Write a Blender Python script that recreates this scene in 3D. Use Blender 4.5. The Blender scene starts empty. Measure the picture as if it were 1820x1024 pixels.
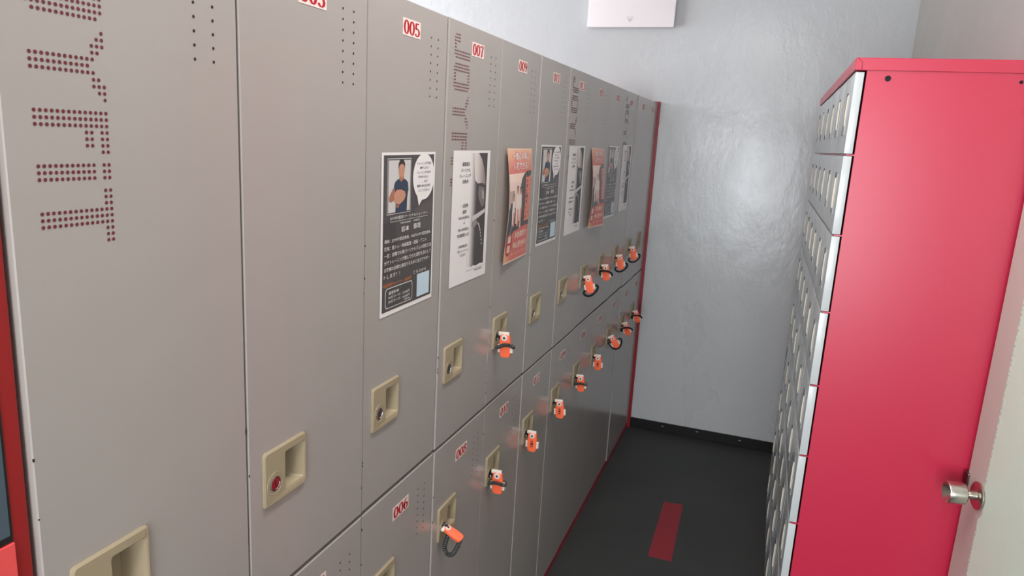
import bpy, bmesh, math, random
from mathutils import Matrix, Vector
random.seed(7)
SC = bpy.context.scene
COL = SC.collection

# ------------------------------------------------------------------ camera
def cam_rot(pitch, roll, yaw):
    return Matrix.Rotation(yaw, 3, 'Z') @ Matrix.Rotation(pitch, 3, 'X') @ Matrix.Rotation(roll, 3, 'Z')
cd = bpy.data.cameras.new('camera'); cam = bpy.data.objects.new('camera', cd); COL.objects.link(cam)
cd.sensor_fit = 'HORIZONTAL'; cd.sensor_width = 36.0; cd.lens = 1263.8 / 1820 * 36.0
cd.clip_start = 0.01; cd.clip_end = 60
M = cam_rot(1.3615, 0.0562, 0.3371).to_4x4(); M.translation = (0.6348, -0.4439, 1.6719)
cam.matrix_world = M
SC.camera = cam

# ------------------------------------------------------------------ world, lights, exposure
w = bpy.data.worlds.new('world'); SC.world = w; w.use_nodes = True
w.node_tree.nodes['Background'].inputs[0].default_value = (0.75, 0.86, 1.0, 1)
w.node_tree.nodes['Background'].inputs[1].default_value = 0.6
SC.view_settings.view_transform = 'Standard'; SC.view_settings.look = 'None'
SC.view_settings.exposure = 0.0; SC.view_settings.gamma = 1.0
SC.view_settings.use_curve_mapping = False
def area(name, loc, rot, sx, sy, power, col):
    l = bpy.data.lights.new(name, 'AREA'); l.shape = 'RECTANGLE'; l.size = sx; l.size_y = sy
    l.energy = power; l.color = col
    o = bpy.data.objects.new(name, l); COL.objects.link(o); o.location = loc; o.rotation_euler = rot
    return o
# daylight coming in through the window opening in the rear wall
area('window_daylight', (0.35, -2.98, 1.25), (math.radians(90), 0, 0), 2.5, 1.6, 138, (0.92, 0.96, 1.0))
# daylight through the window in the left hand wall, beyond the lockers
area('side_window_daylight', (-2.78, 2.05, 1.70), (math.radians(90), 0, math.radians(-90)), 2.3, 1.5, 120, (0.94, 0.97, 1.0))
# ceiling lamps over the aisle (their fixtures are built below)
LAMPS = [(0.42, 0.75), (0.42, -1.2)]
for lx, ly in LAMPS:
    area('lamp_light', (lx, ly, 2.615), (0, 0, 0), 0.24, 1.1, 17, (1.0, 0.98, 0.96))

# ------------------------------------------------------------------ materials
MATS = {}
def mat(name, col, rough=0.5, metal=0.0, spec=0.5, coat=0.0, coat_rough=0.1, noise=0.0, nscale=20.0, bump=0.0, bscale=200.0, bdist=0.001, srgb=True):
    if name in MATS: return MATS[name]
    m = bpy.data.materials.new(name); m.use_nodes = True; nt = m.node_tree
    b = nt.nodes['Principled BSDF']
    if srgb:
        col = tuple(((c / 255 + 0.055) / 1.055) ** 2.4 if c > 10 else c / 255 / 12.92 for c in col)
    b.inputs['Base Color'].default_value = (*col, 1)
    b.inputs['Roughness'].default_value = rough; b.inputs['Metallic'].default_value = metal
    b.inputs['Specular IOR Level'].default_value = spec
    b.inputs['Coat Weight'].default_value = coat; b.inputs['Coat Roughness'].default_value = coat_rough
    if noise or bump:
        tc = nt.nodes.new('ShaderNodeTexCoord')
    if noise:
        n = nt.nodes.new('ShaderNodeTexNoise'); n.inputs['Scale'].default_value = nscale; n.inputs['Detail'].default_value = 6
        nt.links.new(tc.outputs['Object'], n.inputs['Vector'])
        mx = nt.nodes.new('ShaderNodeMix'); mx.data_type = 'RGBA'
        mx.inputs[6].default_value = (*[c * (1 - noise) for c in col], 1)
        mx.inputs[7].default_value = (*[min(1, c * (1 + noise)) for c in col], 1)
        nt.links.new(n.outputs[0], mx.inputs[0]); nt.links.new(mx.outputs[2], b.inputs['Base Color'])
    if bump:
        n2 = nt.nodes.new('ShaderNodeTexNoise'); n2.inputs['Scale'].default_value = bscale; n2.inputs['Detail'].default_value = 4
        nt.links.new(tc.outputs['Object'], n2.inputs['Vector'])
        bp = nt.nodes.new('ShaderNodeBump'); bp.inputs['Strength'].default_value = bump; bp.inputs['Distance'].default_value = bdist
        nt.links.new(n2.outputs[0], bp.inputs['Height']); nt.links.new(bp.outputs[0], b.inputs['Normal'])
    MATS[name] = m
    return m

DOOR = mat('locker_paint', (166, 159, 154), 0.32, coat=0.35, coat_rough=0.12, noise=0.03, nscale=9, bump=0.05, bscale=350, bdist=0.0006)
DARK = mat('dark_hole', (22, 18, 18), 0.8)
DOTRED = mat('dot_red', (104, 36, 44), 0.6)
REDBODY = mat('red_paint', (188, 30, 64), 0.36, coat=0.3, coat_rough=0.25, noise=0.03, nscale=5, bump=0.04, bscale=300, bdist=0.0005)
REDFRAME = mat('locker_red_frame', (150, 22, 40), 0.4)
MACHINE = mat('machine_red', (150, 26, 26), 0.5)
PLATE = mat('beige_plastic', (163, 149, 122), 0.42, noise=0.03)
POCKET = mat('beige_pocket', (176, 160, 128), 0.5)
METAL = mat('lock_metal', (170, 168, 165), 0.25, metal=1.0)
LOCKRED = mat('lock_red', (150, 22, 40), 0.35)
STEEL = mat('satin_steel', (200, 194, 184), 0.26, metal=1.0)
STICK = mat('sticker_white', (232, 214, 206), 0.45)
STICKRED = mat('sticker_red', (178, 22, 40), 0.5)
SHOEDOOR = mat('shoe_door_paint', (190, 195, 196), 0.30, coat=0.3, coat_rough=0.14, noise=0.02)
TAG = mat('tag_cream', (220, 213, 196), 0.5, noise=0.06, nscale=60)
SLOTGREY = mat('slot_grey', (70, 70, 76), 0.5)
LOCKPLATE = mat('lock_plate_grey', (188, 190, 188), 0.35)
ORANGE = mat('orange_plastic', (255, 112, 72), 0.4)
CLIP = mat('clip_cream', (226, 214, 204), 0.45)
COIL = mat('coil_grey', (66, 70, 68), 0.45)
COILDK = mat('coil_dark', (30, 30, 32), 0.4)
INK = mat('ink_dark', (40, 22, 18), 0.6)
BLACK = mat('black_rubber', (22, 21, 21), 0.35)
DOORWOOD = mat('door_paint_cream', (202, 198, 190), 0.48, coat=0.08, coat_rough=0.25)
FILM = mat('door_film', (212, 232, 216), 0.5, noise=0.02)
WHITE = mat('white_plastic', (238, 234, 234), 0.4)
GLASSDK = mat('dark_glass', (70, 84, 96), 0.15)
CORAL = mat('coral_panel', (236, 84, 84), 0.5)
PAPER = mat('paper_white', (232, 226, 224), 0.45)

# ------------------------------------------------------------------ mesh helpers
class MB:
    def __init__(s): s.v = []; s.f = []; s.m = []
    def add(s, verts, faces, mi=0):
        k = len(s.v); s.v += [tuple(v) for v in verts]; s.f += [tuple(i + k for i in f) for f in faces]; s.m += [mi] * len(faces)
        return s
    def box(s, lo, hi, mi=0, ch=0.0):
        (a, b, c), (d, e, f) = lo, hi
        if ch <= 0:
            v = [(a,b,c),(d,b,c),(d,e,c),(a,e,c),(a,b,f),(d,b,f),(d,e,f),(a,e,f)]
            return s.add(v, [(0,3,2,1),(4,5,6,7),(0,1,5,4),(1,2,6,5),(2,3,7,6),(3,0,4,7)], mi)
        bm = bmesh.new(); bmesh.ops.create_cube(bm, size=1)
        for q in bm.verts: q.co = Vector(((a+d)/2 + q.co.x*(d-a), (b+e)/2 + q.co.y*(e-b), (c+f)/2 + q.co.z*(f-c)))
        bmesh.ops.bevel(bm, geom=bm.edges[:], offset=ch, segments=2, profile=0.6, affect='EDGES')
        s.bm(bm, mi); return s
    def bm(s, bm, mi=0):
        bm.verts.index_update(); s.add([q.co[:] for q in bm.verts], [[q.index for q in f.verts] for f in bm.faces], mi); bm.free()
    def prism(s, pts, axis, a, b, mi=0):     # pts: 2D outline, extruded along an axis from a to b
        n = len(pts)
        def P(p, t):
            return (t, p[0], p[1]) if axis == 0 else (p[0], t, p[1]) if axis == 1 else (p[0], p[1], t)
        v = [P(p, a) for p in pts] + [P(p, b) for p in pts]
        return s.add(v, [tuple(range(n))[::-1], tuple(range(n, 2*n))] + [(i, (i+1) % n, n+(i+1) % n, n+i) for i in range(n)], mi)
    def lathe(s, prof, c, axis, seg=24, mi=0):    # prof: (radius, offset along axis) list
        v = []; f = []; n = len(prof)
        for i in range(seg):
            t = 2*math.pi*i/seg; ca, sa = math.cos(t), math.sin(t)
            for r, h in prof:
                q = (h, r*ca, r*sa) if axis == 0 else (r*ca, h, r*sa) if axis == 1 else (r*ca, r*sa, h)
                v.append((c[0]+q[0], c[1]+q[1], c[2]+q[2]))
        for i in range(seg):
            j = (i+1) % seg
            for k in range(n-1): f.append((i*n+k, j*n+k, j*n+k+1, i*n+k+1))
        return s.add(v, f, mi)
    def tube(s, path, r, seg=6, closed=False, mi=0):
        n = len(path); P = [Vector(p) for p in path]; v = []; f = []
        up = Vector((0.13, 0.31, 0.94))
        for i in range(n):
            a = P[(i-1) % n] if closed or i > 0 else P[i]; b = P[(i+1) % n] if closed or i < n-1 else P[i]
            t = (b-a).normalized(); u = t.cross(up).normalized(); w2 = t.cross(u); up = u.cross(t) if False else up
            for k in range(seg):
                q = 2*math.pi*k/seg; v.append(P[i] + r*(math.cos(q)*u + math.sin(q)*w2))
        for i in range(n if closed else n-1):
            j = (i+1) % n
            for k in range(seg): f.append((i*seg+k, i*seg+(k+1) % seg, j*seg+(k+1) % seg, j*seg+k))
        if not closed: f += [tuple(range(seg))[::-1], tuple((n-1)*seg+k for k in range(seg))]
        return s.add(v, f, mi)
    def xf(s, mtx):
        s.v = [tuple(mtx @ Vector(v)) for v in s.v]; return s
    def mesh(s, name, mats, smooth=False):
        me = bpy.data.meshes.new(name); me.from_pydata(s.v, [], s.f)
        for m in (mats if isinstance(mats, (list, tuple)) else [mats]): me.materials.append(m)
        me.polygons.foreach_set('material_index', s.m)
        if smooth:
            me.polygons.foreach_set('use_smooth', [True]*len(s.f))
            bm = bmesh.new(); bm.from_mesh(me)
            for e in bm.edges: e.smooth = not (len(e.link_faces) == 2 and e.calc_face_angle(0) > 0.6)
            bm.to_mesh(me); bm.free()
        bm = bmesh.new(); bm.from_mesh(me); bmesh.ops.recalc_face_normals(bm, faces=bm.faces); bm.to_mesh(me); bm.free()
        me.update(); return me
    def build(s, name, mats, parent=None, loc=(0,0,0), smooth=False):
        return put(name, s.mesh(name, mats, smooth), parent, loc)
def put(name, me, parent=None, loc=(0,0,0), rot=None):
    o = bpy.data.objects.new(name, me); COL.objects.link(o); o.location = loc
    if rot: o.rotation_euler = rot
    if parent: o.parent = parent
    return o
def tag(o, label=None, cat=None, group=None, kind=None):
    if label: o['label'] = label
    if cat: o['category'] = cat
    if group: o['group'] = group
    if kind: o['kind'] = kind
    return o
def empty(name, loc, label, cat, group=None, rot=(0,0,0)):
    o = bpy.data.objects.new(name, None); COL.objects.link(o); o.location = loc; o.rotation_euler = rot
    o.empty_display_size = 0.05
    return tag(o, label, cat, group)
def struct(name, mb, m, parent=None):
    o = mb.build(name, m, parent)
    o['kind'] = 'structure'
    return o

# ------------------------------------------------------------------ the room
XL, XR, YB, YF, ZC = -2.6, 1.205, 3.625, -2.8, 2.70
def wall_paint(name, col, rough, amp, coat):
    m = mat(name, col, rough, coat=coat, coat_rough=0.2)
    nt = m.node_tree; b = nt.nodes['Principled BSDF']; tc = nt.nodes.new('ShaderNodeTexCoord')
    n = nt.nodes.new('ShaderNodeTexNoise'); n.inputs['Scale'].default_value = 2.6; n.inputs['Detail'].default_value = 8; n.inputs['Roughness'].default_value = 0.62
    n2 = nt.nodes.new('ShaderNodeTexNoise'); n2.inputs['Scale'].default_value = 55; n2.inputs['Detail'].default_value = 5
    mp = nt.nodes.new('ShaderNodeMapping'); mp.inputs['Scale'].default_value = (1, 1, 0.55)
    nt.links.new(tc.outputs['Object'], mp.inputs['Vector'])
    nt.links.new(mp.outputs[0], n.inputs['Vector']); nt.links.new(mp.outputs[0], n2.inputs['Vector'])
    mx = nt.nodes.new('ShaderNodeMath'); mx.operation = 'MULTIPLY_ADD'; mx.inputs[1].default_value = 5.0
    sc2 = nt.nodes.new('ShaderNodeMath'); sc2.operation = 'MULTIPLY'; sc2.inputs[1].default_value = 0.4; nt.links.new(n2.outputs[0], sc2.inputs[0])
    nt.links.new(n.outputs[0], mx.inputs[0]); nt.links.new(sc2.outputs[0], mx.inputs[2])
    bp = nt.nodes.new('ShaderNodeBump'); bp.inputs['Strength'].default_value = amp; bp.inputs['Distance'].default_value = 0.0035
    nt.links.new(mx.outputs[0], bp.inputs['Height'])
    nt.links.new(bp.outputs[0], b.inputs['Normal']); nt.links.new(bp.outputs[0], b.inputs['Coat Normal'])
    rr = nt.nodes.new('ShaderNodeMapRange'); rr.inputs[1].default_value = 0.35; rr.inputs[2].default_value = 0.68
    rr.inputs[3].default_value = rough - 0.08; rr.inputs[4].default_value = rough + 0.14
    nt.links.new(n.outputs[0], rr.inputs[0]); nt.links.new(rr.outputs[0], b.inputs['Roughness'])
    return m
WALLB = wall_paint('wall_silver_paint', (196, 200, 201), 0.32, 0.38, 0.6)
WALLR = wall_paint('wall_warm_paint', (188, 182, 176), 0.6, 0.2, 0.0)
CEIL = mat('ceiling_white', (232, 232, 232), 0.9)
def floor_mat():
    m = mat('floor_charcoal', (44, 45, 45), 0.62)
    nt = m.node_tree; b = nt.nodes['Principled BSDF']; tc = nt.nodes.new('ShaderNodeTexCoord')
    n = nt.nodes.new('ShaderNodeTexNoise'); n.inputs['Scale'].default_value = 420; n.inputs['Detail'].default_value = 3
    n3 = nt.nodes.new('ShaderNodeTexNoise'); n3.inputs['Scale'].default_value = 3.0; n3.inputs['Detail'].default_value = 5
    nt.links.new(tc.outputs['Object'], n.inputs['Vector']); nt.links.new(tc.outputs['Object'], n3.inputs['Vector'])
    ad = nt.nodes.new('ShaderNodeMath'); ad.operation = 'MULTIPLY_ADD'; ad.inputs[1].default_value = 0.45
    nt.links.new(n3.outputs[0], ad.inputs[0]); nt.links.new(n.outputs[0], ad.inputs[2])
    cr = nt.nodes.new('ShaderNodeValToRGB')
    cr.color_ramp.elements[0].position = 0.5; cr.color_ramp.elements[0].color = (0.030, 0.032, 0.031, 1)
    cr.color_ramp.elements[1].position = 0.95; cr.color_ramp.elements[1].color = (0.058, 0.061, 0.059, 1)
    nt.links.new(ad.outputs[0], cr.inputs[0]); nt.links.new(cr.outputs[0], b.inputs['Base Color'])
    bp = nt.nodes.new('ShaderNodeBump'); bp.inputs['Strength'].default_value = 0.25; bp.inputs['Distance'].default_value = 0.001
    nt.links.new(n.outputs[0], bp.inputs['Height']); nt.links.new(bp.outputs[0], b.inputs['Normal'])
    return m
FLOOR = floor_mat()
XW = 2.6
struct('floor', MB().box((XL-.1, YF-.1, -0.1), (XW+.1, YB+.1, 0)), FLOOR)
struct('ceiling', MB().box((XL-.1, YF-.1, ZC), (XW+.1, YB+.1, ZC+.1)), CEIL)
struct('wall_back', MB().box((XL-.1, YB, 0), (XW+.1, YB+.1, ZC)), WALLB)
WY0, WY1, WZ0, WZ1 = 0.9, 3.2, 0.95, 2.45
struct('wall_left', MB().box((XL-.1, YF, 0), (XL, YB, WZ0)).box((XL-.1, YF, WZ1), (XL, YB, ZC)).box((XL-.1, YF, WZ0), (XL, WY0, WZ1)).box((XL-.1, WY1, WZ0), (XL, YB, WZ1)), WALLR)
struct('window_2', MB().box((XL-.07, WY0, WZ0), (XL-.02, WY0+.06, WZ1)).box((XL-.07, WY1-.06, WZ0), (XL-.02, WY1, WZ1)).box((XL-.07, WY0, WZ0), (XL-.02, WY1, WZ0+.06))
       .box((XL-.07, WY0, WZ1-.06), (XL-.02, WY1, WZ1)).box((XL-.07, 2.02, WZ0), (XL-.02, 2.08, WZ1)), WHITE)
# right hand wall: the locker bay's wall, then the recessed stretch with the doorway the open door belongs to
struct('wall_right', MB().box((XR, 1.62, 0), (XR+.14, YB, ZC)), wall_paint('wall_grey_paint', (168, 164, 159), 0.6, 0.2, 0.0))
struct('wall_right_near', MB().box((1.345, 0.66, 0), (1.445, 1.62, ZC)).box((1.345, -0.22, 2.06), (1.445, 0.66, ZC)).box((1.345, YF, 0), (1.445, -0.22, ZC)), WALLR)
struct('wall_front', MB().box((XL-.1, YF-.1, 0), (XW+.1, YF, 0.42)).box((XL-.1, YF-.1, 2.08), (XW+.1, YF, ZC))
       .box((XL-.1, YF-.1, 0.42), (-0.76, YF, 2.08)).box((1.64, YF-.1, 0.42), (XW+.1, YF, 2.08)), WALLR)
struct('wall_outer', MB().box((XW, YF, 0), (XW+.1, YB, ZC)), WALLR)
w1 = struct('window_1', MB().box((-0.76, YF-.08, 0.42), (-0.70, YF-.03, 2.08)).box((1.58, YF-.08, 0.42), (1.64, YF-.03, 2.08))
       .box((-0.70, YF-.08, 0.42), (1.58, YF-.03, 0.48)).box((-0.70, YF-.08, 2.02), (1.58, YF-.03, 2.08)).box((0.40, YF-.08, 0.48), (0.46, YF-.03, 2.02)), WHITE)
# black baseboard along the back wall with a thin lip on top
struct('baseboard_back', MB().box((0.0, YB-.008, 0), (XR, YB, 0.060), ch=0.002).box((-0.0, YB-.0095, 0.053), (XR, YB-.004, 0.062)), BLACK)
# flecks of white paint dropped on the baseboard
struct('trim_1', MB().box((1.340, -0.24, 0), (1.352, -0.18, 2.10)).box((1.340, 0.62, 0), (1.352, 0.68, 2.10)).box((1.340, -0.24, 2.05), (1.352, 0.68, 2.11)), DOORWOOD)
for i, (fx, fz) in enumerate(((0.20, 0.040), (0.40, 0.044), (0.64, 0.038))):
    o = MB().box((fx, YB-.0093, fz), (fx+.014, YB-.0078, fz+.0022)).build('paint_fleck', WHITE, bpy.data.objects['baseboard_back'])
# ceiling lamps
for i, (lx, ly) in enumerate(LAMPS):
    r = empty('ceiling_lamp', (lx, ly, ZC), ['white ceiling lamp over the locker aisle', 'white ceiling lamp over the entrance side'][i], 'lamp', 'ceiling lamps')
    MB().box((-.15, -.6, -.05), (.15, .6, 0), ch=.01).build('housing', WHITE, r)
    MB().box((-.12, -.55, -.07), (.12, .55, -.045), ch=.008).build('diffuser', mat('lamp_diffuser', (240, 240, 238), 0.5), r)

# red inlaid strip on the floor
bm = MB(); bm.prism([(0.343, 2.281), (0.440, 2.283), (0.428, 2.786), (0.340, 2.772)], 2, 0.0, 0.0015)
tag(bm.build('floor_marking', mat('marking_red', (148, 40, 50), 0.6, noise=0.08, nscale=60)), 'red rectangular marking strip on the dark floor of the aisle', 'floor marking')

# white flat cover high on the back wall
r = empty('wall_cover', (-0.187, YB, 2.281), 'white flat square cover panel mounted high on the back wall', 'wall panel')
MB().box((-.238, -.045, 0.006), (.238, -.012, .36), ch=.006).build('front_panel', WHITE, r, smooth=True)
MB().box((-.225, -.02, 0.018), (.225, .0005, .35)).build('housing', mat('cover_housing', (150, 148, 150), 0.5), r)
lg = MB()
lg.prism([(-.016, .049), (.016, .049), (0, .031)], 1, -.0456, -.045)
for k in range(4): lg.box((-.019+k*.0105, -.0456, .054), (-.0125+k*.0105, -.045, .059))
lg.build('indicator_mark', mat('cover_mark', (205, 202, 204), 0.5), r)

# ------------------------------------------------------------------ lettering
def nib(pts, thin, thick, closed=False):
    """polyline -> quad strip; thick on vertical strokes, thin on horizontal ones"""
    n = len(pts); out = []
    for i in range(n):
        a = pts[i-1] if (i > 0 or closed) else pts[i]; b = pts[(i+1) % n] if (i < n-1 or closed) else pts[i]
        dx, dy = b[0]-a[0], b[1]-a[1]; L = math.hypot(dx, dy) or 1
        wd = (thin + (thick-thin)*abs(dy/L)**1.5)/2
        out.append(((pts[i][0]-dy/L*wd, pts[i][1]+dx/L*wd), (pts[i][0]+dy/L*wd, pts[i][1]-dx/L*wd)))
    v = [q for p in out for q in p]; f = [(2*i, 2*i+1, 2*((i+1) % n)+1, 2*((i+1) % n)) for i in range(n if closed else n-1)]
    return v, f
def arc(cx, cy, rx, ry, a0, a1, n=14):
    return [(cx+rx*math.cos(math.radians(a0+(a1-a0)*i/n)), cy+ry*math.sin(math.radians(a0+(a1-a0)*i/n))) for i in range(n+1)]
D = math.radians
DIG = {   # unit cell 0..0.62 wide, 0..1 high
 '0': [(arc(.31, .5, .21, .45, 0, 345, 23), True)],
 '1': [([(.31, .03), (.31, .97)], False), ([(.14, .03), (.48, .03)], False), ([(.15, .84), (.31, .95)], False)],
 '2': [(arc(.30, .70, .19, .25, 170, -35, 12) + [(.12, .07)], False), ([(.10, .05), (.52, .05)], False), ([(.51, .04), (.52, .2)], False)],
 '3': [(arc(.29, .73, .17, .22, 165, -90, 12), False), (arc(.29, .27, .20, .24, 90, -165, 12), False)],
 '4': [([(.40, .03), (.40, .97)], False), ([(.40, .95), (.08, .30)], False), ([(.06, .29), (.54, .29)], False)],
 '5': [([(.16, .95), (.50, .95)], False), ([(.16, .95), (.14, .52)], False), (arc(.28, .32, .22, .27, 130, -155, 14), False)],
 '6': [(arc(.31, .30, .20, .26, 0, 345, 18), True), (arc(.47, .34, .36, .60, 180, 95, 10), False)],
 '7': [([(.10, .95), (.52, .95)], False), ([(.51, .95), (.34, .5), (.26, .03)], False), ([(.10, .95), (.10, .80)], False)],
 '8': [(arc(.31, .73, .17, .22, 0, 345, 18), True), (arc(.31, .26, .21, .24, 0, 345, 18), True)],
 '9': [(arc(.31, .70, .20, .26, 0, 345, 18), True), (arc(.15, .66, .36, .60, 0, -85, 10), False)],
}
def number_sticker(s):
    """red serif figures on a white sticker, in the plane x=0, origin at the sticker's lower left corner"""
    W, H = 0.066, 0.029
    mb = MB().box((0, 0, 0), (0.0004, W, H), 0)
    cw, chh = 0.0205, 0.024
    for i, c in enumerate(s):
        for pts, cl in DIG[c]:
            v, f = nib(pts, 0.07, 0.20, cl)
            mb.add([(0.0006, 0.0022 + i*cw + x*cw/0.62, 0.0025 + y*chh) for x, y in v], f, 1)
    return mb.mesh('number_sticker', [STICK, STICKRED])
TXT = {}
def text_shape(s, bold=0.0):
    """triangulated outline of a line of text, scaled to unit width and height"""
    if (s, bold) in TXT: return TXT[(s, bold)]
    cu = bpy.data.curves.new('lettering', 'FONT'); cu.body = s; cu.resolution_u = 2; cu.offset = bold
    o = bpy.data.objects.new('lettering', cu); me = o.to_mesh()
    v = [(q.co.x, q.co.y) for q in me.vertices]; f = [tuple(p.vertices) for p in me.polygons]
    o.to_mesh_clear(); bpy.data.objects.remove(o); bpy.data.curves.remove(cu)
    if not v: TXT[(s, bold)] = ([], []); return [], []
    x0, x1 = min(q[0] for q in v), max(q[0] for q in v); y0, y1 = min(q[1] for q in v), max(q[1] for q in v)
    v = [((x-x0)/(x1-x0 or 1), (y-y0)/(y1-y0 or 1)) for x, y in v]
    TXT[(s, bold)] = (v, f); return v, f

# dot-matrix lettering punched along the first door of every unit; rows run down the door, columns run to the right
LET = []
LET += [range(1, 5), range(0, 5), range(0, 5), range(0, 2), range(0, 2), range(0, 14), range(0, 14), range(1, 14), []]
LET += [range(1, 13), range(0, 14), range(0, 14), [0, 1, 12, 13], [0, 1, 12, 13], [0, 1, 12, 13], range(0, 14), range(0, 14), range(1, 13), []]
LET += [[13], [12, 13], [11, 12, 13], [11, 12], range(0, 12), range(0, 11), range(0, 12), [11, 12], [11, 12, 13], [12, 13], [13], []]
LET += [range(0, 14)]*3 + [[9, 10, 12, 13]]*3 + [[12, 13], []]
LET += [list(range(0, 11)) + [12, 13]]*3 + [[]]
LET += [[12, 13]]*3 + [range(0, 14)]*3 + [[12, 13]]*3
def disc_xplane(mb, y, z, r, n=8, x=0.0003, mi=0):
    mb.add([(x, y + r*math.cos(2*math.pi*k/n), z + r*math.sin(2*math.pi*k/n)) for k in range(n)], [tuple(range(n))], mi)
def dot_letter_mesh():
    mb = MB(); N = len(LET); p = 0.00635; z_end = 1.5455
    for i, row in enumerate(LET):
        for c in row: disc_xplane(mb, 0.0315 + c*0.0058, z_end + (N-1-i)*p, 0.0019)
    return mb.mesh('dot_lettering', DOTRED)
def vent_mesh(z_top):
    mb = MB()
    for k in range(8):
        for y, dz in ((0.2290, 0), (0.2585, 0)): disc_xplane(mb, y, z_top - k*0.01535 + dz, 0.0019)
    return mb.mesh('vent_holes', DARK)

# ------------------------------------------------------------------ left bank: four beige two-tier locker units
CW = 0.3
ZS = 0.9735
U0, U1 = ZS+.0045, 1.896        # upper door, bottom and top
L0, L1 = 0.040, ZS-.0035        # lower door
PY0, PY1 = 0.029, 0.128         # handle plate
PT_U, PT_L, PH = 1.2085, 0.8165, 0.087
def door_mesh(z0, z1, pt):
    """pressed steel door: x 0 is the face; a rectangular opening takes the recessed handle"""
    g = 0.0016; y0, y1 = g, CW-g; c = 0.0012; T = 0.020
    hy0, hy1, hz0, hz1 = PY0+.004, PY1-.004, pt-PH+.004, pt-.004
    ys = [y0+c, hy0, hy1, y1-c]; zs = [z0+c, hz0, hz1, z1-c]
    mb = MB(); v = [(0, y, z) for z in zs for y in ys]; f = []
    for j in range(3):
        for i in range(3):
            if i == 1 and j == 1: continue
            f.append((j*4+i, j*4+i+1, (j+1)*4+i+1, (j+1)*4+i))
    mb.add(v, f)
    # chamfer, sides, back
    a = [(0, ys[0], zs[0]), (0, ys[3], zs[0]), (0, ys[3], zs[3]), (0, ys[0], zs[3])]
    b = [(-c, y0, z0), (-c, y1, z0), (-c, y1, z1), (-c, y0, z1)]; d = [(-T, q[1], q[2]) for q in b]
    mb.add(a+b+d, [(i, 4+i, 4+(i+1) % 4, (i+1) % 4) for i in range(4)] + [(4+i, 8+i, 8+(i+1) % 4, 4+(i+1) % 4) for i in range(4)])
    # the edges of the front face are split at the opening's grid lines: they share positions only
    # rim of the opening
    r = [(0, hy0, hz0), (0, hy1, hz0), (0, hy1, hz1), (0, hy0, hz1)]; s2 = [(-T, q[1], q[2]) for q in r]
    mb.add(r+s2, [(i, (i+1) % 4, 4+(i+1) % 4, 4+i) for i in range(4)])
    mb.add([(-T, y0, z0), (-T, y1, z0), (-T, y1, z1), (-T, y0, z1)] + s2, [(i, (i+1) % 4, 4+(i+1) % 4, 4+i) for i in range(4)])
    return mb.mesh('door', DOOR)
def rrect(y0, y1, z0, z1, r, n=4):
    o = []
    for cy, cz, a in ((y1-r, z1-r, 0), (y0+r, z1-r, 90), (y0+r, z0+r, 180), (y1-r, z0+r, 270)):
        o += [(cy + r*math.cos(math.radians(a+90*k/n)), cz + r*math.sin(math.radians(a+90*k/n))) for k in range(n+1)]
    return o
def plate_mesh(pt):
    """handle plate with a finger pocket on its right and a ring for the lock on its left"""
    mb = MB(); n = 20
    o1 = rrect(PY0, PY1, pt-PH, pt, .006); o2 = rrect(PY0+.0025, PY1-.0025, pt-PH+.0025, pt-.0025, .0045)
    i1 = rrect(PY0+.046, PY1-.004, pt-PH+.0115, pt-.0125, .004)
    i2 = rrect(PY0+.0445, PY1-.006, pt-PH+.0145, pt-.0140, .004)
    i3 = rrect(PY0+.040, PY1-.022, pt-PH+.0185, pt-.0150, .004)
    n = len(o1)
    X = [(-.001, o1), (.0022, o1), (.0042, o2), (.0042, i1), (.0028, i2), (-.0192, i3)]
    v = [(x, *p) for x, o in X for p in o]; f = []
    for k in range(5):
        f += [(k*n+i, k*n+(i+1) % n, (k+1)*n+(i+1) % n, (k+1)*n+i) for i in range(n)]
    f.append(tuple(5*n+i for i in range(n)))
    mb.add(v, f)
    lc = (0, PY0+.0225, pt-.0535)
    mb.lathe([(.0178, .0040), (.0174, .0047), (.0166, .0047), (.0162, .0043), (.0110, .0043)], lc, 0, 24)
    return mb.mesh('handle_plate', PLATE, smooth=True)
def lock_mesh(pt, redface):
    lc = (0, PY0+.0225, pt-.0535)
    mb = MB().lathe([(.0112, .0035), (.0112, .0052), (.0096, .0056), (.0094, .0049)], lc, 0, 24, 0)
    mb.lathe([(.0094, .0049), (.005, .0051), (.0001, .0051)], lc, 0, 24, 1 if redface else 0)
    mb.box((.0050, lc[1]-.0011, lc[2]-.0045), (.0055, lc[1]+.0011, lc[2]+.0045), 2)
    return mb.mesh('lock_cylinder', [METAL, LOCKRED, DARK], smooth=True)
me_door = {'u': door_mesh(U0, U1, PT_U), 'l': door_mesh(L0, L1, PT_L)}
me_plate = {'u': plate_mesh(PT_U), 'l': plate_mesh(PT_L)}
me_lock = {(t, r): lock_mesh(PT_U if t == 'u' else PT_L, r) for t in 'ul' for r in (0, 1)}
me_vent = {'u': vent_mesh(1.8465), 'l': vent_mesh(0.9175)}
me_dots = dot_letter_mesh()
chips_mat = mat('chip_dark', (40, 34, 34), 0.7)
UNITS = []
proud = {0: 0, 1: .0004, 2: -.0006, 3: .0022, 4: .0014, 5: .0030, 6: .0042, 7: .0022, 8: .0018, 9: .0010, 10: .0046, 11: .0022}
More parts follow.
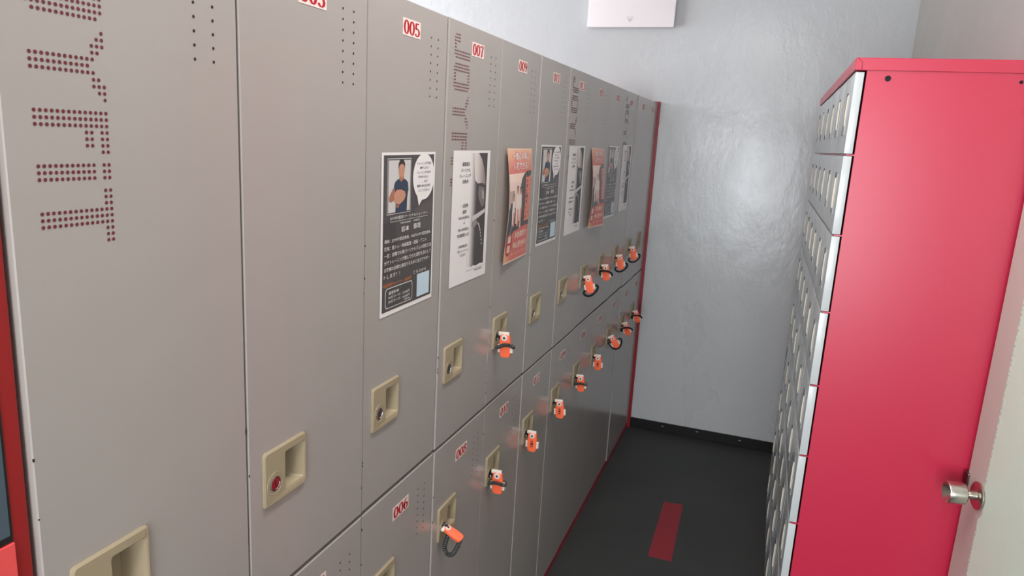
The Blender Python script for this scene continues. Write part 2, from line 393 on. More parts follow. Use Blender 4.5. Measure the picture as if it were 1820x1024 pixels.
for u in range(4):
    first = u*6 + 1
    desc = ['beside the red cabinet', 'with the first white ticket poster', 'with the lifting orange poster', 'against the back wall'][u]
    root = empty('locker_unit', (0, u*0.9, 0), 'beige steel locker unit, doors %03d to %03d, %s' % (first, first+5, desc), 'locker', 'beige locker units along the wall')
    UNITS.append(root)
    body = MB()
    T = -0.0205
    body.box((-.50, 0.0008, .03), (T, .014, 1.897)).box((-.50, .886, .03), (T, .8992, 1.897))
    body.box((-.50, .0008, 1.884), (T, .8992, 1.8975)).box((-.50, .014, .03), (T, .886, .044)).box((-.50, .014, .03), (-.485, .886, 1.89))
    body.box((-.485, .014, ZS-.01), (T, .886, ZS+.01))
    for q in (.3, .6): body.box((-.485, q-.008, .04), (T, q+.008, 1.89))
    body.build('body', REDFRAME, root)
    MB().box((-.48, .0008, 0), (-.003, .8992, .034)).build('plinth', mat('plinth_red', (196, 30, 52), .4), root)
    for c in range(3):
        k = u*3 + c
        for t in 'ul':
            num = 2*k + (1 if t == 'u' else 2)
            jz = random.uniform(-.0008, .0008)
            d = put('door', me_door[t], root, (proud[k] + random.uniform(-.0002, .0002), c*CW, jz if t == 'u' else -jz))
            d['label'] = 'beige steel door %03d' % num
            put('handle_plate', me_plate[t], d); put('lock_cylinder', me_lock[(t, 1 if k in (1,) else 0)], d)
            put('number_sticker', number_sticker('%03d' % num), d, (0.0001, .1185 + random.uniform(-.002, .002), (1.8355 if t == 'u' else .8985) + random.uniform(-.001, .001)))
            tag(put('vent_holes', me_vent[t], d), kind='stuff')
            if c == 0 and t == 'u': tag(put('dot_lettering', me_dots, d), kind='stuff')
            # chipped paint along the door's edges
            if k < 6:
                mb = MB(); zz0, zz1 = (U0, U1) if t == 'u' else (L0, L1)
                for q in range(random.randint(5, 9) if k < 4 else 4):
                    z = random.uniform(zz0+.02, zz0+.5 if t == 'u' else zz1-.02); h = random.uniform(.001, .005); wd = random.uniform(.0008, .002)
                    e = .0018 if random.random() < .6 else CW-.0018-wd
                    mb.box((-.0008, e, z), (.0003, e+wd, z+h))
                tag(mb.build('paint_chips', chips_mat, d), kind='stuff')
# red end panel against the back wall
tag(MB().box((-.50, 3.6030, 0), (.015, 3.6235, 1.904), ch=.0015).build('end_panel', REDFRAME), 'thin red end panel closing the locker row at the back wall', 'panel')

# ------------------------------------------------------------------ red machine at the very left, partly in frame
r = empty('red_machine', (0, 0, 0), 'tall red cabinet with dark glass pane standing beside locker door 001', 'cabinet')
MB().box((-.50, -.75, 0), (-.006, -.0035, 1.90), ch=.0015).build('body', MACHINE, r)
MB().box((-.008, -.70, 1.267), (-.0050, -.0205, 1.80)).build('pane_frame', BLACK, r)
MB().box((-.007, -.69, 1.274), (-.0045, -.0232, 1.79)).build('glass_pane', GLASSDK, r)
MB().box((-.008, -.72, 1.00), (-.0035, -.0200, 1.2655), ch=.001).build('coral_panel', CORAL, r)

# ------------------------------------------------------------------ posters (A4 sheets taped to the doors)
PW, PHT = 0.21, 0.297
PM = {}
def pm(name, col, rough=0.30): return mat('print_' + name, col, rough)
class Poster:
    """flat print: layers of colour on one sheet; u to the right, v down from the top, both 0..1"""
    def __init__(s, root, bulge=None): s.r = root; s.parts = {}; s.bulge = bulge
    def mb(s, part): return s.parts.setdefault(part, (MB(), []))
    def poly(s, part, pts, m, layer):
        mb, ms = s.mb(part)
        if m not in ms: ms.append(m)
        mb.add([(.0003*layer, u*PW, (1-v)*PHT) for u, v in pts], [tuple(range(len(pts)))], ms.index(m))
    def rect(s, part, u0, v0, u1, v1, m, layer): s.poly(part, [(u0, v1), (u1, v1), (u1, v0), (u0, v0)], m, layer)
    def ell(s, part, cu, cv, ru, rv, m, layer, n=28, a0=0): s.poly(part, [(cu+ru*math.cos(2*math.pi*k/n+a0), cv-rv*math.sin(2*math.pi*k/n+a0)) for k in range(n)], m, layer)
    def text(s, part, t, u0, v0, u1, v1, m, layer, bold=0.012):
        mb, ms = s.mb(part)
        if m not in ms: ms.append(m)
        v, f = text_shape(t, bold)
        mb.add([(.0003*layer, (u0+x*(u1-u0))*PW, (1-(v1+y*(v0-v1)))*PHT) for x, y in v], f, ms.index(m))
    def vtext(s, part, t, u0, v0, u1, v1, m, layer, bold=0.012):
        n = len(t); h = (v1-v0)/n
        for i, ch in enumerate(t): s.text(part, ch, u0, v0+i*h+.1*h, u1, v0+(i+1)*h-.1*h, m, layer, bold)
    def done(s):
        for part, (mb, ms) in s.parts.items():
            if s.bulge:
                bm = bmesh.new(); vs = [bm.verts.new(v) for v in mb.v]; lay = []
                for f, mi in zip(mb.f, mb.m):
                    try: q = bm.faces.new([vs[i] for i in f]); q.material_index = mi
                    except ValueError: pass
                bmesh.ops.triangulate(bm, faces=bm.faces[:])
                for _ in range(6):
                    e = [x for x in bm.edges if x.calc_length() > .016]
                    if not e: break
                    bmesh.ops.subdivide_edges(bm, edges=e, cuts=1)
                    bmesh.ops.triangulate(bm, faces=[x for x in bm.faces if len(x.verts) > 3])
                for v in bm.verts: v.co.x += s.bulge(v.co.y/PW, v.co.z/PHT)
                me = bpy.data.meshes.new(part); bm.to_mesh(me); bm.free()
                for m in ms: me.materials.append(m)
                for p in me.polygons: p.use_smooth = True
                o = put(part, me, s.r)
            else: o = mb.build(part, ms, s.r)
            if part == 'lettering': o['kind'] = 'stuff'
CHAR = pm('charcoal', (80, 77, 77)); PGREY = pm('pale_grey', (205, 198, 196)); PWHITE = pm('white', (236, 230, 228))
MIDG = pm('mid_grey', (120, 112, 110)); SKIN = pm('skin', (196, 142, 118)); SKIN2 = pm('skin_shadow', (168, 112, 92)); NAVY = pm('navy', (54, 66, 84))
HAIR = pm('hair', (58, 52, 52)); BROWN = pm('orange_text', (196, 120, 70)); CYAN = pm('pale_blue', (196, 216, 228)); INKG = pm('ink_grey', (92, 86, 86))
LTXT = pm('light_text', (216, 210, 206)); BACKD = pm('backdrop', (204, 200, 198)); SHADE = pm('deep_grey', (44, 42, 43))
PORG = pm('orange', (244, 148, 96)); PRED = pm('red', (222, 104, 98)); PPALE = pm('pale_orange', (238, 204, 184)); PDK = pm('dark_brown', (74, 60, 60)); PPINK = pm('pink', (238, 150, 132))
PYEL = pm('yellow_orange', (248, 184, 112))
def grad_mat(name, c0, c1, a, b, axis):
    """flat printed colour ramp across the sheet (object coordinates)"""
    if name in MATS: return MATS[name]
    m = mat(name, c0, 0.42); nt = m.node_tree; bs = nt.nodes['Principled BSDF']
    tc = nt.nodes.new('ShaderNodeTexCoord'); sp = nt.nodes.new('ShaderNodeSeparateXYZ'); nt.links.new(tc.outputs['Object'], sp.inputs[0])
    mr = nt.nodes.new('ShaderNodeMapRange'); mr.inputs[1].default_value = a; mr.inputs[2].default_value = b; mr.interpolation_type = 'SMOOTHSTEP'
    nt.links.new(sp.outputs[axis], mr.inputs[0])
    mx = nt.nodes.new('ShaderNodeMix'); mx.data_type = 'RGBA'; lin = lambda c: tuple(((q/255+.055)/1.055)**2.4 for q in c)
    mx.inputs[6].default_value = (*lin(c0), 1); mx.inputs[7].default_value = (*lin(c1), 1)
    nt.links.new(mr.outputs[0], mx.inputs[0]); nt.links.new(mx.outputs[2], bs.inputs['Base Color']); return m
G_DARK = grad_mat('print_fade', (234, 228, 226), (76, 71, 71), PW*.44, PW*.66, 1)
G_ARM = grad_mat('print_fade_arm', (226, 214, 210), (140, 124, 120), PW*.55, PW*.9, 1)
G_ORG = grad_mat('print_warm', (222, 126, 114), (236, 186, 152), PHT*.78, PHT*1.0, 2)
G_ORG2 = grad_mat('print_warm_low', (218, 120, 112), (234, 178, 134), PW*.35, PW*.0, 1)

def trainer(P):
    P.rect('sheet', 0, 0, 1, 1, PWHITE, 0)
    P.rect('dark_print', .035, .016, .972, .972, CHAR, 1)
    P.poly('dark_print', [(.05, .42), (.22, .40), (.30, .55), (.20, .75), (.05, .78)], pm('charcoal2', (72, 69, 69)), 1.5)
    P.poly('dark_print', [(.60, .36), (.95, .30), (.95, .52), (.70, .50)], pm('charcoal3', (90, 86, 86)), 1.5)
    for a, m, l in ((.0, PGREY, 2), (.006, CHAR, 2.5), (.016, BACKD, 3)):
        P.rect('portrait_photo', .095+a, .035+a*.7, .515-a, .372-a*.7, m, l)
    # a person in a navy polo shirt with crossed arms
    P.poly('portrait_photo', [(.235, .365), (.24, .30), (.215, .25), (.205, .20), (.225, .175), (.28, .16), (.34, .155), (.41, .165), (.455, .185), (.465, .23), (.445, .28), (.44, .365)], NAVY, 3.6)
    P.poly('portrait_photo', [(.295, .165), (.30, .13), (.375, .13), (.378, .162), (.335, .178)], SKIN2, 4)
    P.ell('portrait_photo', .335, .105, .052, .048, SKIN, 4.4)
    P.poly('portrait_photo', [(.280, .10), (.278, .068), (.30, .046), (.335, .040), (.372, .048), (.392, .07), (.390, .10), (.378, .078), (.335, .068), (.295, .078)], HAIR, 4.8)
    P.poly('portrait_photo', [(.205, .205), (.165, .232), (.125, .262), (.120, .285), (.15, .297), (.22, .285), (.25, .262), (.225, .235)], SKIN2, 4.2)
    P.poly('portrait_photo', [(.20, .255), (.25, .225), (.33, .225), (.395, .238), (.415, .262), (.385, .292), (.31, .315), (.25, .312), (.215, .29)], SKIN, 4.8)
    P.poly('portrait_photo', [(.24, .318), (.30, .318), (.29, .335), (.25, .333)], SKIN2, 4.6)
    # speech bubble
    P.ell('speech_bubble', .765, .158, .215, .150, PWHITE, 3, 36)
    P.poly('speech_bubble', [(.64, .28), (.76, .295), (.675, .345)], PWHITE, 3)
    for i, (t, a, b) in enumerate((('トレーニング種目を', .63, .90), ('増やしたい！', .68, .86), ('トレーニングの仕方', .63, .90), ('が分からない！', .65, .86), ('……など', .70, .84), ('質問があればお気軽', .63, .90), ('にしてください！', .66, .88))):
        P.text('bubble_lettering', t, a, .062+i*.029, b, .080+i*.029, INKG, 4)
    L = 'lettering'
    P.text(L, 'JOYFIT認定パーソナルトレーナー', .15, .385, .86, .410, LTXT, 2.5); P.rect(L, .15, .416, .86, .4185, LTXT, 2.5)
    P.text(L, 'YASUNARI', .33, .428, .52, .440, LTXT, 2.5); P.text(L, 'IWAMOTO', .58, .428, .70, .440, LTXT, 2.5)
    P.text(L, '岩本', .35, .455, .50, .492, LTXT, 2.5); P.text(L, '泰靖', .58, .452, .72, .490, LTXT, 2.5)
    for i, t in enumerate(('資格：JOYFIT認定資格、NESTA-PFT認定資格', '趣味：筋トレ・映画鑑賞・漫画・アニメ', '一言：前職での某パーソナルジムの経験又自', '分でトレーニング積んできた経験を活かして', 'お客様の目標を達成するために全力でサポー', 'トします！！')):
        P.text(L, t, .06, .520+i*.0435, (.93, .85, .95, .95, .93, .34)[i], .546+i*.0435, LTXT, 2.5)
    P.text(L, '初回体験キャンペーン実施中', .05, .793, .56, .818, BROWN, 2.5); P.text(L, 'こちらから', .60, .768, .86, .790, LTXT, 2.5)
    o1 = rrect(.085, .585, .825, .955, .03); o2 = rrect(.094, .576, .831, .949, .026)
    P.poly('price_box', o1, PGREY, 2.2); P.poly('price_box', o2, pm('charcoal4', (74, 74, 74)), 2.8)
    P.text('price_box', '通常料金', .14, .848, .33, .870, LTXT, 3.4)
    P.text('price_box', '30分コース：3,300円', .14, .878, .53, .898, LTXT, 3.4)
    P.text('price_box', '60分コース：6,600円', .14, .905, .53, .925, LTXT, 3.4); P.text('price_box', '(税込)', .43, .928, .54, .944, LTXT, 3.4)
    P.rect('blue_panel', .675, .800, .930, .955, CYAN, 2.5)
    P.done()
def ticket(P):
    P.rect('sheet', 0, 0, 1, 1, PWHITE, 0)
    P.rect('photo_print', .44, .018, .915, .905, G_DARK, 1)
    P.poly('photo_print', [(.53, .018), (.66, .018), (.76, .07), (.83, .14), (.88, .22), (.89, .27), (.80, .25), (.66, .25), (.58, .22)], G_ARM, 1.6)
    P.poly('photo_print', [(.70, .27), (.86, .29), (.88, .42), (.80, .44), (.72, .38), (.68, .33)], pm('g1', (124, 114, 112)), 1.6)
    P.poly('photo_print', [(.78, .30), (.85, .32), (.86, .38), (.80, .37)], pm('g2', (172, 160, 156)), 2.2)
    P.poly('photo_print', [(.52, .50), (.66, .485), (.90, .455), (.90, .485), (.72, .515), (.55, .54)], PGREY, 2.4)
    P.poly('photo_print', [(.54, .545), (.66, .53), (.70, .56), (.60, .59), (.53, .58)], pm('g3', (150, 140, 138)), 2.2)
    for k in range(9):
        a = k/8; cu = .72+.12*a; cv = .565+.17*a-.03*math.sin(a*3.1)
        P.ell('photo_print', cu, cv, .012, .010, PGREY, 2.4, 8)
    P.poly('photo_print', [(.44, .905), (.50, .885), (.55, .898), (.62, .890), (.70, .900), (.80, .892), (.915, .897), (.915, .915), (.44, .915)], PWHITE, 2.4)
    L = 'lettering'
    for t, a, v, b, h in (('期間限定', .23, .083, .42, .03), ('パーソナル', .20, .130, .44, .026), ('トレーニング', .17, .170, .46, .026), ('回数券', .25, .212, .40, .028),
                       ('・5回券', .24, .390, .42, .03), ('通常', .28, .437, .38, .028), ('¥38,500(税込)', .18, .482, .46, .026), ('↓', .31, .522, .35, .024), ('¥26,400(税込)', .18, .570, .46, .028), ('有効期間2ヵ月', .16, .612, .46, .028),
                       ('※有効期限は購入', .20, .700, .45, .022), ('時にトレーナーに', .19, .735, .46, .022), ('なります', .26, .768, .40, .022)):
        P.text(L, t, a, v, b, v+h, INKG, 2.0)
    P.text(L, 'PERSONAL TRAINING', .66, .925, .88, .940, MIDG, 2.0)
    P.done()
def campaign(P):
    P.rect('sheet', 0, 0, 1, 1, PPALE, 0)
    P.rect('colour_print', .012, .01, .985, .215, G_ORG, 1)
    P.rect('colour_print', .012, .70, .985, .985, G_ORG2, 1)
    P.poly('colour_print', [(.012, .215), (.985, .215), (.985, .33), (.5, .33), (.012, .30)], pm('pale_peach', (248, 216, 200)), 1)
    P.poly('colour_print', [(.012, .28), (.55, .30), (.6, .70), (.012, .70)], pm('pale_pink', (240, 206, 194)), 1.4)
    # dark hair and frame at the right
    P.poly('colour_print', [(.50, .34), (.56, .27), (.66, .225), (.80, .20), (.985, .195), (.985, .24), (.86, .27), (.74, .33), (.70, .45), (.72, .66), (.985, .64), (.985, .70), (.60, .70), (.66, .52), (.58, .42)], PDK, 1.8)
    # gym machine
    P.poly('colour_print', [(.02, .52), (.10, .46), (.24, .50), (.36, .53), (.48, .60), (.54, .68), (.50, .715), (.30, .72), (.20, .76), (.02, .80)], pm('machine_grey', (56, 60, 64)), 1.8)
    P.poly('colour_print', [(.04, .82), (.10, .80), (.30, .58), (.26, .56)], pm('machine_light', (128, 132, 134)), 2.4)
    for a in (.06, .14, .20): P.poly('colour_print', [(a, .52), (a+.025, .52), (a-.0+.01, .36), (a-.02, .36)], PDK, 2.0)
    # three small figures in pale sportswear
    for cu, cv, s in ((.20, .42, .8), (.37, .36, 1.0), (.50, .37, .9)):
        P.poly('colour_print', [(cu-.06*s, cv+.04*s), (cu+.05*s, cv+.04*s), (cu+.08*s, cv+.14*s), (cu+.05*s, cv+.30*s), (cu-.03*s, cv+.30*s), (cu-.07*s, cv+.16*s)], pm('wear', (246, 226, 216)), 2.6)
        P.poly('colour_print', [(cu+.0*s, cv+.17*s), (cu+.06*s, cv+.17*s), (cu+.10*s, cv+.32*s), (cu+.03*s, cv+.33*s)], PPINK, 2.8)
        P.ell('colour_print', cu, cv, .034*s, .034*s, SKIN, 3.0, 14)
        P.poly('colour_print', [(cu-.036*s, cv+.005), (cu-.03*s, cv-.035*s), (cu+.01*s, cv-.042*s), (cu+.036*s, cv-.02*s), (cu, cv-.018*s)], HAIR, 3.3)
    P.rect('colour_print', .735, .255, .985, .655, pm('banner', (232, 134, 108)), 3.0)
    P.vtext('lettering', '友達と一緒に入会', .76, .265, .85, .645, pm('banner_ink', (120, 46, 40)), 3.6, .02)
    P.vtext('lettering', 'お得なキャンペーン', .88, .265, .965, .645, PRED, 3.6, .02)
    for t, v in (('一緒にお得に', .030), ('体験できる！', .115)):
        P.text('lettering', t, .165, v-.006, .835+.03, v+.076, PRED, 2.0, .07); P.text('lettering', t, .19, v, .845, v+.07, PWHITE, 2.6, .02)
    P.ell('colour_print', .15, .83, .13, .105, pm('badge', (190, 60, 60)), 2.2)
    for v in (.755, .84): P.rect('colour_print', .09, v, .21, v+.062, PPALE, 2.8)
    for t, a, v, b in (('お友達紹介', .38, .735, .90), ('申込受付中！', .34, .83, .92)):
        P.text('lettering', t, a-.01, v-.004, b+.01, v+.064, PRED, 2.2, .05); P.text('lettering', t, a, v, b, v+.06, pm('cream_text', (252, 226, 204)), 2.8, .02)
    P.text('lettering', '詳しくはスタッフまで', .30, .925, .92, .945, PPALE, 2.2)
    P.done()
SHEETS = [  # y, z of the lower edge, design, tilt, label
 (.652, 1.336, trainer, .006, 'black trainer profile poster with portrait, first of the posters, on door 005'),
 (.941, 1.340, ticket, .002, 'white ticket price poster between a trainer poster and the flat orange poster'),
 (1.251, 1.346, campaign, 0, 'orange campaign poster with bulging left edge on door 009'),
 (1.541, 1.357, trainer, 0, 'black trainer profile poster just behind the bulging orange poster, on door 011'),
 (1.841, 1.356, ticket, .004, 'white ticket price poster just before the orange poster with lifting lower corner'),
 (2.145, 1.352, campaign, -.02, 'orange campaign poster with lifting lower corner on door 015'),
 (2.440, 1.361, trainer, -.01, 'black trainer profile poster behind the orange poster with lifting lower corner'),
 (2.742, 1.366, ticket, .004, 'white ticket price poster, last poster before the back wall')]
def bulge_a(u, v): return .0165*math.sin(math.pi*min(1, max(0, v*.86)))**1.3*(1-.82*u) + .010*(1-v)**2*(1-u)
def bulge_b(u, v): return .024*(1-v)**1.5*(.25+.75*u)*.6 + .012*math.sin(math.pi*max(0, min(1, v)))*(1-.7*u) + .006*(1-v)
protos = {}
for y, z, fn, tilt, lab in SHEETS:
    k = int(y/CW); px = proud[k] + .0009
    root = empty('poster', (px, y, z), lab, 'poster', 'A4 posters on the upper doors', (tilt, 0, 0))
    key = fn.__name__
    if fn is campaign:
        fn(Poster(root, bulge_a if y < 2 else bulge_b))
    elif key in protos:
        for ch in protos[key].children:
            c = ch.copy(); COL.objects.link(c); c.parent = root
    else:
        fn(Poster(root)); protos[key] = root

# ------------------------------------------------------------------ wristband keys in the locks
def helix(path, r, turns, closed=False, per=9):
    P = [Vector(p) for p in path]; n = turns*per; out = []; m = len(P)
    seglen = [(P[(i+1) % m]-P[i]).length for i in range(m if closed else m-1)]; tot = sum(seglen)
    def at(s):
        i = 0
        while i < len(seglen)-1 and s > seglen[i]: s -= seglen[i]; i += 1
        a, b = P[i], P[(i+1) % m]; return a.lerp(b, min(1, s/seglen[i])), (b-a).normalized()
    for k in range(n if closed else n+1):
        p, t = at(tot*k/n); u = t.cross(Vector((.2, .9, .35))).normalized(); w2 = t.cross(u); q = 2*math.pi*k/per
        out.append(p + r*(math.cos(q)*u + math.sin(q)*w2))
    return out
def smooth_path(cp, n=8, closed=False):
    P = [Vector(p) for p in cp]; m = len(P); out = []
    for i in range(m if closed else m-1):
        g = lambda j: P[j % m] if closed else P[max(0, min(m-1, j))]
        a, b, c, d = g(i-1), g(i), g(i+1), g(i+2)
        for k in range(n):
            t = k/n; out.append(.5*((2*b) + (c-a)*t + (2*a-5*b+4*c-d)*t*t + (3*b-a-3*c+d)*t**3))
    if not closed: out.append(P[-1])
    return out
def body_mesh():
    o = [(  .0225 + .0146*a, b) for a, b in ((-1, -.046), (-.80, -.052), (-.4, -.0545), (.4, -.0545), (.80, -.052), (1, -.046), (1.06, -.030), (1.0, -.012), (.86, .004), (.5, .0085), (-.5, .0085), (-.86, .004), (-1.0, -.012), (-1.06, -.030))]
    bm = bmesh.new(); vs = [bm.verts.new((x, -.0055, z)) for x, z in o]; f = bm.faces.new(vs)
    q = bmesh.ops.extrude_face_region(bm, geom=[f]); bmesh.ops.translate(bm, verts=[g for g in q['geom'] if isinstance(g, bmesh.types.BMVert)], vec=(0, .011, 0))
    ed = [e for e in bm.edges if abs(e.verts[0].co.y-e.verts[1].co.y) < 1e-6]
    bmesh.ops.bevel(bm, geom=ed, offset=.0026, segments=3, profile=.6, affect='EDGES')
    mb = MB(); mb.bm(bm); return mb.mesh('tag', ORANGE, smooth=True)
def head_mesh():
    mb = MB(); mb.box((.004, -.0042, .004), (.034, .0042, .0145), 0, ch=.003)
    mb.lathe([(.0001, -.008), (.0078, -.008), (.0084, -.0072), (.0084, -.0045)], (.0225, 0, -.0005), 1, 20, 0)
    mb.lathe([(.0001, -.0084), (.0036, -.0084), (.0036, -.0079)], (.0225, 0, -.0005), 1, 14, 1)
    return mb.mesh('key_head', [CLIP, SLOTGREY], smooth=True)
K_BODY, K_HEAD = body_mesh(), head_mesh()
K_NECK = MB().box((-.004, -.0012, -.0035), (.014, .0012, .0045)).box((.004, -.003, -.006), (.010, .003, .007)).mesh('key_neck', BLACK)
K_CLIP = [MB().box((.0225+s*.0175-.0035, -.0045, -.041), (.0225+s*.0175+.0035, .0045, -.020), ch=.0012).mesh('strap_clip', CLIP) for s in (-1, 1)]
def coil_mesh(cp, turns, closed, r=.0040, wire=.0016, m=None):
    p = smooth_path(cp, 8, closed)
    mb = MB().tube(helix(p, r, turns, closed, 8), wire, 5, closed)
    return mb.mesh('coil_cord', m or COIL, smooth=True)
C_WRAP = coil_mesh([(-.001, .004, -0.0290), (.002, -.008, -0.0270), (.012, -.0115, -0.0230), (.024, -.0115, -0.0180), (.036, -.010, -0.0180), (.043, -.003, -0.0230), (.043, .006, -0.0270), (.034, .0115, -0.0250), (.020, .0125, -0.0250), (.006, .010, -0.0290)], 34, True)
C_WRAP2 = coil_mesh([(-.006, .002, -0.0280), (.000, -.009, -0.0240), (.012, -.0118, -0.0200), (.024, -.0115, -0.0180), (.036, -.010, -0.0210), (.043, -.002, -0.0250), (.040, .009, -0.0240), (.022, .013, -0.0200), (.004, .010, -0.0230)], 32, True)
C_RING = coil_mesh([(-.004, -.004, -.050), (.008, -.017, -.060), (.026, -.020, -.061), (.044, -.012, -.052), (.052, .004, -.038), (.044, .018, -.030), (.022, .022, -.032), (.004, .014, -.040)], 38, True, .0028, .0021, COILDK)
C_RING2 = coil_mesh([(-.010, -.002, -.022), (.002, -.014, -.012), (.022, -.0165, -.010), (.040, -.012, -.017), (.047, .002, -.030), (.038, .014, -.038), (.018, .018, -.036), (.000, .012, -.030)], 36, True, .0028, .0021, COILDK)
C_RING3 = coil_mesh([(-.004, .000, -.012), (-.002, -.008, -.034), (.010, -.013, -.050), (.028, -.012, -.054), (.044, -.006, -.046), (.056, .004, -.030), (.050, .012, -.020), (.030, .012, -.026), (.008, .008, -.018)], 36, True, .0028, .0021, COILDK)
C_LOOP = coil_mesh([(.014, -.002, -.012), (.010, -.003, -.028), (.006, -.003, -.046), (.008, -.003, -.060), (.017, -.003, -.067), (.028, -.003, -.062), (.036, -.003, -.047), (.042, -.003, -.030), (.046, -.002, -.018)], 24, False, .0046, .0016)
def tag_number(s):
    mb = MB()
    for i, ch in enumerate(s):
        v, f = text_shape(ch, 0.03)
        # turned a quarter clockwise: reads downwards
        mb.add([(.0225 - .0042 + y*.0084, -.00575, -.0165 - i*.0080 - x*.0062) for x, y in v], f)
    return mb.mesh('number_print', INK)
def add_key(num, style, tilt=0.0, turn=0.0, coil=None, text=False):
    up = num % 2 == 1; k = (num-1)//2; pt = PT_U if up else PT_L
    where = {9: 'wrapped by coil cord, in the lock below the bulging orange poster', 15: 'with dark coil ring, below the orange poster with lifting corner',
             17: 'with coil ring across it, below the last trainer poster', 19: 'with dark coil ring, below the last white poster',
             21: 'in an upper lock without poster, one short of the empty last lock', 8: 'turned sideways with coil cord looping below, on door 008',
             10: 'wrapped by coil cord on door 010, next to the sideways key', 12: 'hanging straight with number 012 on it',
             14: 'hanging straight with number 014 on it, next to key 012', 16: 'with plain coil cord across it, between keys 014 and 018',
             18: 'hanging straight in the lower lock under the last trainer poster', 20: 'tilted out with round coil below, beside key 018',
             22: 'with coil ring, on the lower door one short of the last', 24: 'with coil ring, on the lower door beside the red end panel'}[num]
    r = empty('wristband_key', (proud[k] + .0062, k*CW + PY0 + .0225, pt-.0535), 'orange wristband key ' + where, 'key', 'wristband keys in the locker locks', (0, -tilt, turn))
    nk = put('key_neck', K_NECK, r)
    if style == 'loop':
        mx = Matrix.Translation((.010, 0, -.003)) @ Matrix.Rotation(D(-64), 4, 'Y') @ Matrix.Scale(.78, 4) @ Matrix.Rotation(D(78), 4, 'Z') @ Matrix.Translation((-.0225, 0, 0))
        b = put('tag', K_BODY, r); h = put('key_head', K_HEAD, r); b.matrix_local = mx; h.matrix_local = mx
        put('coil_cord', C_LOOP, r)
        return
    b = put('tag', K_BODY, r); put('key_head', K_HEAD, r)
    for m in K_CLIP: put('strap_clip', m, r)
    if coil: put('coil_cord', coil, r)
    if text: put('number_print', tag_number('%03d' % num), b)
add_key(9, 'wrap', D(4), D(-3), C_WRAP)
add_key(15, 'ring', D(14), 0, C_RING)
add_key(17, 'ring', D(8), 0, C_RING2)
add_key(19, 'ring', D(10), 0, C_RING)
add_key(21, 'ring', D(12), 0, C_RING)
add_key(8, 'loop')
add_key(10, 'wrap', D(2), 0, C_WRAP2)
add_key(12, 'plain', D(0), 0, None, True)
add_key(14, 'plain', D(4), 0, None, True)
add_key(16, 'wrap', D(5), 0, C_WRAP2)
add_key(18, 'plain', D(2), 0, None, True)
add_key(20, 'ring', D(32), D(15), C_RING3)
add_key(22, 'ring', D(20), 0, C_RING2, True)
add_key(24, 'ring', D(16), 0, C_RING2)

# ------------------------------------------------------------------ shoe lockers on the right
SX, SY, STOP, RH, NC, NR, SW = 0.795, 1.51, 1.873, 0.1995, 6, 9, 0.241
BX = SX + .024
SYE = SY + NC*SW
r = empty('shoe_locker', (0, 0, 0), 'red shoe locker cabinet with pale grey doors against the right wall', 'shoe locker')
body = MB()
body.box((BX, SY+.001, .0), (1.200, SY+.016, STOP+.002)).box((BX, SYE-.016, .0), (1.200, SYE-.001, STOP+.002))
body.box((1.185, SY+.016, .06), (1.200, SYE-.016, STOP)).box((BX, SY+.016, .06), (1.185, SYE-.016, .075))
for c in range(1, NC): body.box((BX, SY+c*SW-.006, .07), (1.185, SY+c*SW+.006, STOP))
for q in range(1, NR):
    body.box((BX, SY+.016, STOP-q*RH-.006), (1.185, SYE-.016, STOP-q*RH+.006))
    body.box((SX+.005, SY+.002, STOP-q*RH-.0016), (BX+.001, SYE-.002, STOP-q*RH+.0016))
body.build('body', REDBODY, r)
MB().box((SX+.008, SY+.001, 0), (1.2, SYE-.001, .070), ch=.001).build('plinth', REDBODY, r)
cap = MB().box((SX-.004, SY-.002, STOP+.001), (1.2, SYE+.002, STOP+.030), ch=.0015)
cap.build('top_cap', REDBODY, r)
# mitre seam of the folded cap at its near corner
MB().tube([(SX+.000, SY-.0022, STOP+.0295), (SX+.011, SY-.0024, STOP+.020), (SX+.011, SY-.0024, STOP+.002)], .0007, 4).build('cap_seam', mat('seam_dark', (120, 20, 40), .5), r)
for hx, hz, hr in ((.866, 1.8565, .0068), (1.1375, 1.855, .0040)):
    mb = MB().lathe([(hr, -.0003), (hr, .0012), (hr*.8, .0018), (hr*.55, .0016), (hr*.5, .0002), (.0001, .0002)], (hx, SY+.001, hz), 1, 20)
    mb.v = [(x, 2*(SY+.001)-y, z) for x, y, z in mb.v]
    mb.build('hole_plug', DARK, r, smooth=True)
me_sd = MB().box((0, .0016, .0028), (.0195, SW-.0016, RH-.0028), ch=.0012).mesh('door', SHOEDOOR, smooth=True)
zc = RH*.5
me_lp = MB().box((-.0012, .070, zc-.052), (.001, .118, zc+.052), ch=.0008).mesh('lock_plate', LOCKPLATE)
me_sl = MB().box((-.0036, .1040, zc+.006), (-.0008, .1100, zc+.054), ch=.0006).box((-.0028, .1130, zc-.052), (-.0008, .1145, zc+.040)).mesh('key_slot', SLOTGREY)
prof = [(-.001, .042), (-.0034, .042), (-.0044, .036), (-.0048, -.004), (-.0042, -.030), (-.0030, -.036), (-.001, -.038)]
me_tag = MB().prism([(x, zc+z) for x, z in prof], 1, .086, .096).mesh('key_tag', TAG)
for row in range(NR):
    for c in range(NC):
        d = put('door', me_sd, r, (SX + random.uniform(-.0006, .0006), SY + c*SW, STOP - (row+1)*RH))
        put('lock_plate', me_lp, d); put('key_slot', me_sl, d)
        if random.random() < .96 or c == 0:
            put('key_tag', me_tag, d, (random.uniform(-.001, .0015), random.uniform(-.002, .002), random.uniform(-.004, .006)))

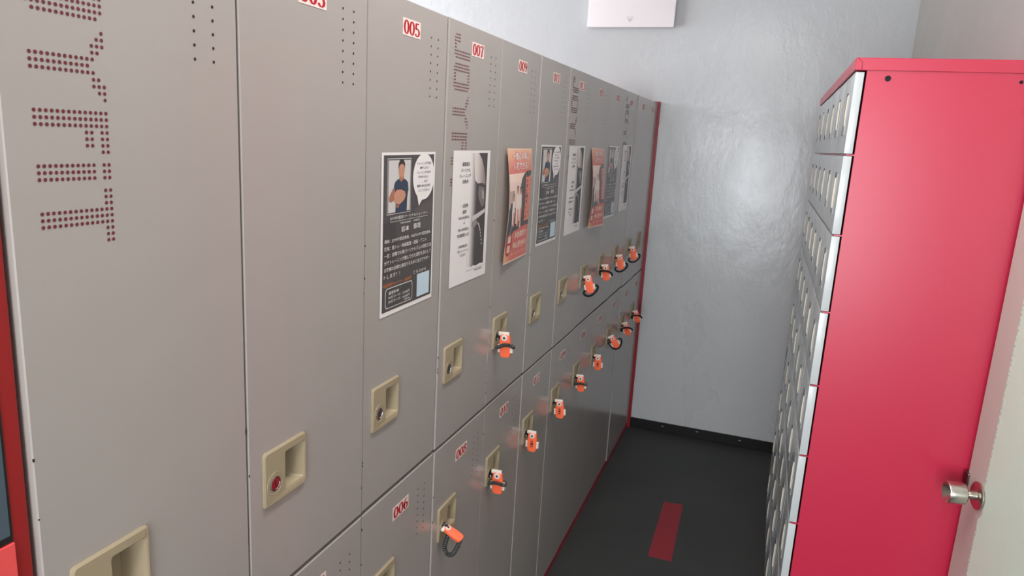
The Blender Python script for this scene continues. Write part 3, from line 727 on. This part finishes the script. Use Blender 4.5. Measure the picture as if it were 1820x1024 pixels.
# ------------------------------------------------------------------ open door with a knob at the far right
A = math.radians(9)
dirx = Vector((math.sin(A), -math.cos(A), 0))
E0 = Vector((1.188, 1.45, 0)) - dirx*.040
# local frame: +x from the free edge to the hinge, +y into the room side face normal
root = empty('door_1', E0, 'cream painted open door with pale film and steel knob beside the red shoe locker', 'door')
root['kind'] = 'structure'
root.rotation_euler = (0, 0, math.atan2(dirx.y, dirx.x))
# with this rotation local -y faces the aisle (towards -x of the room)
DT = .036; LEN = .80
MB().box((0, 0, .008), (LEN, DT, 2.03), ch=.004).build('leaf', DOORWOOD, root, smooth=True)
fl = MB(); fy = -.0012
out = [(.090, 2.02), (LEN-.01, 2.02), (LEN-.01, .03), (.090, .03), (.090, .845), (.096, .85), (.104, .862)] + [(.0690+.038*math.cos(D(a)), .893+.038*math.sin(D(a))) for a in range(-25, 40, 10)] + [(.095, .925), (.090, .93)]
fl.prism(out, 1, fy, .0005); fl.build('film', FILM, root)
em = MB()
for k in range(150):
    z = .2 + k*.0118 + random.uniform(-.003, .003)
    if .84 < z < .94: continue
    em.box((.0915+random.uniform(0, .002), fy-.0006, z), (.0965+random.uniform(0, .003), fy+.0002, z+random.uniform(.003, .007)))
tag(em.build('film_perforation', mat('film_marks', (182, 202, 192), .5), root), kind='stuff')
kc = (.069, 0, .893)
kn = MB().lathe([(.0001, -.0035), (.030, -.0035), (.0335, -.0015), (.034, .004)], kc, 1, 40)
kn.v = [(x, y-.003, z) for x, y, z in kn.v]
kr = kn.build('rosette', STEEL, root, smooth=True)
MB().lathe([(.012, -.004), (.0105, -.010), (.0105, -.026), (.013, -.030), (.024, -.031), (.0255, -.033), (.0262, -.069), (.0250, -.071), (.021, -.068), (.008, -.056), (.0001, -.055)], kc, 1, 40).build('knob', STEEL, root, smooth=True)
MB().box((-.014, -.0045, .889), (.012, .020, .922), ch=.003).box((-.0012, .006, .86), (.002, .030, .955)).build('latch', mat('latch_metal', (120, 116, 112), .3, metal=1.0), root)
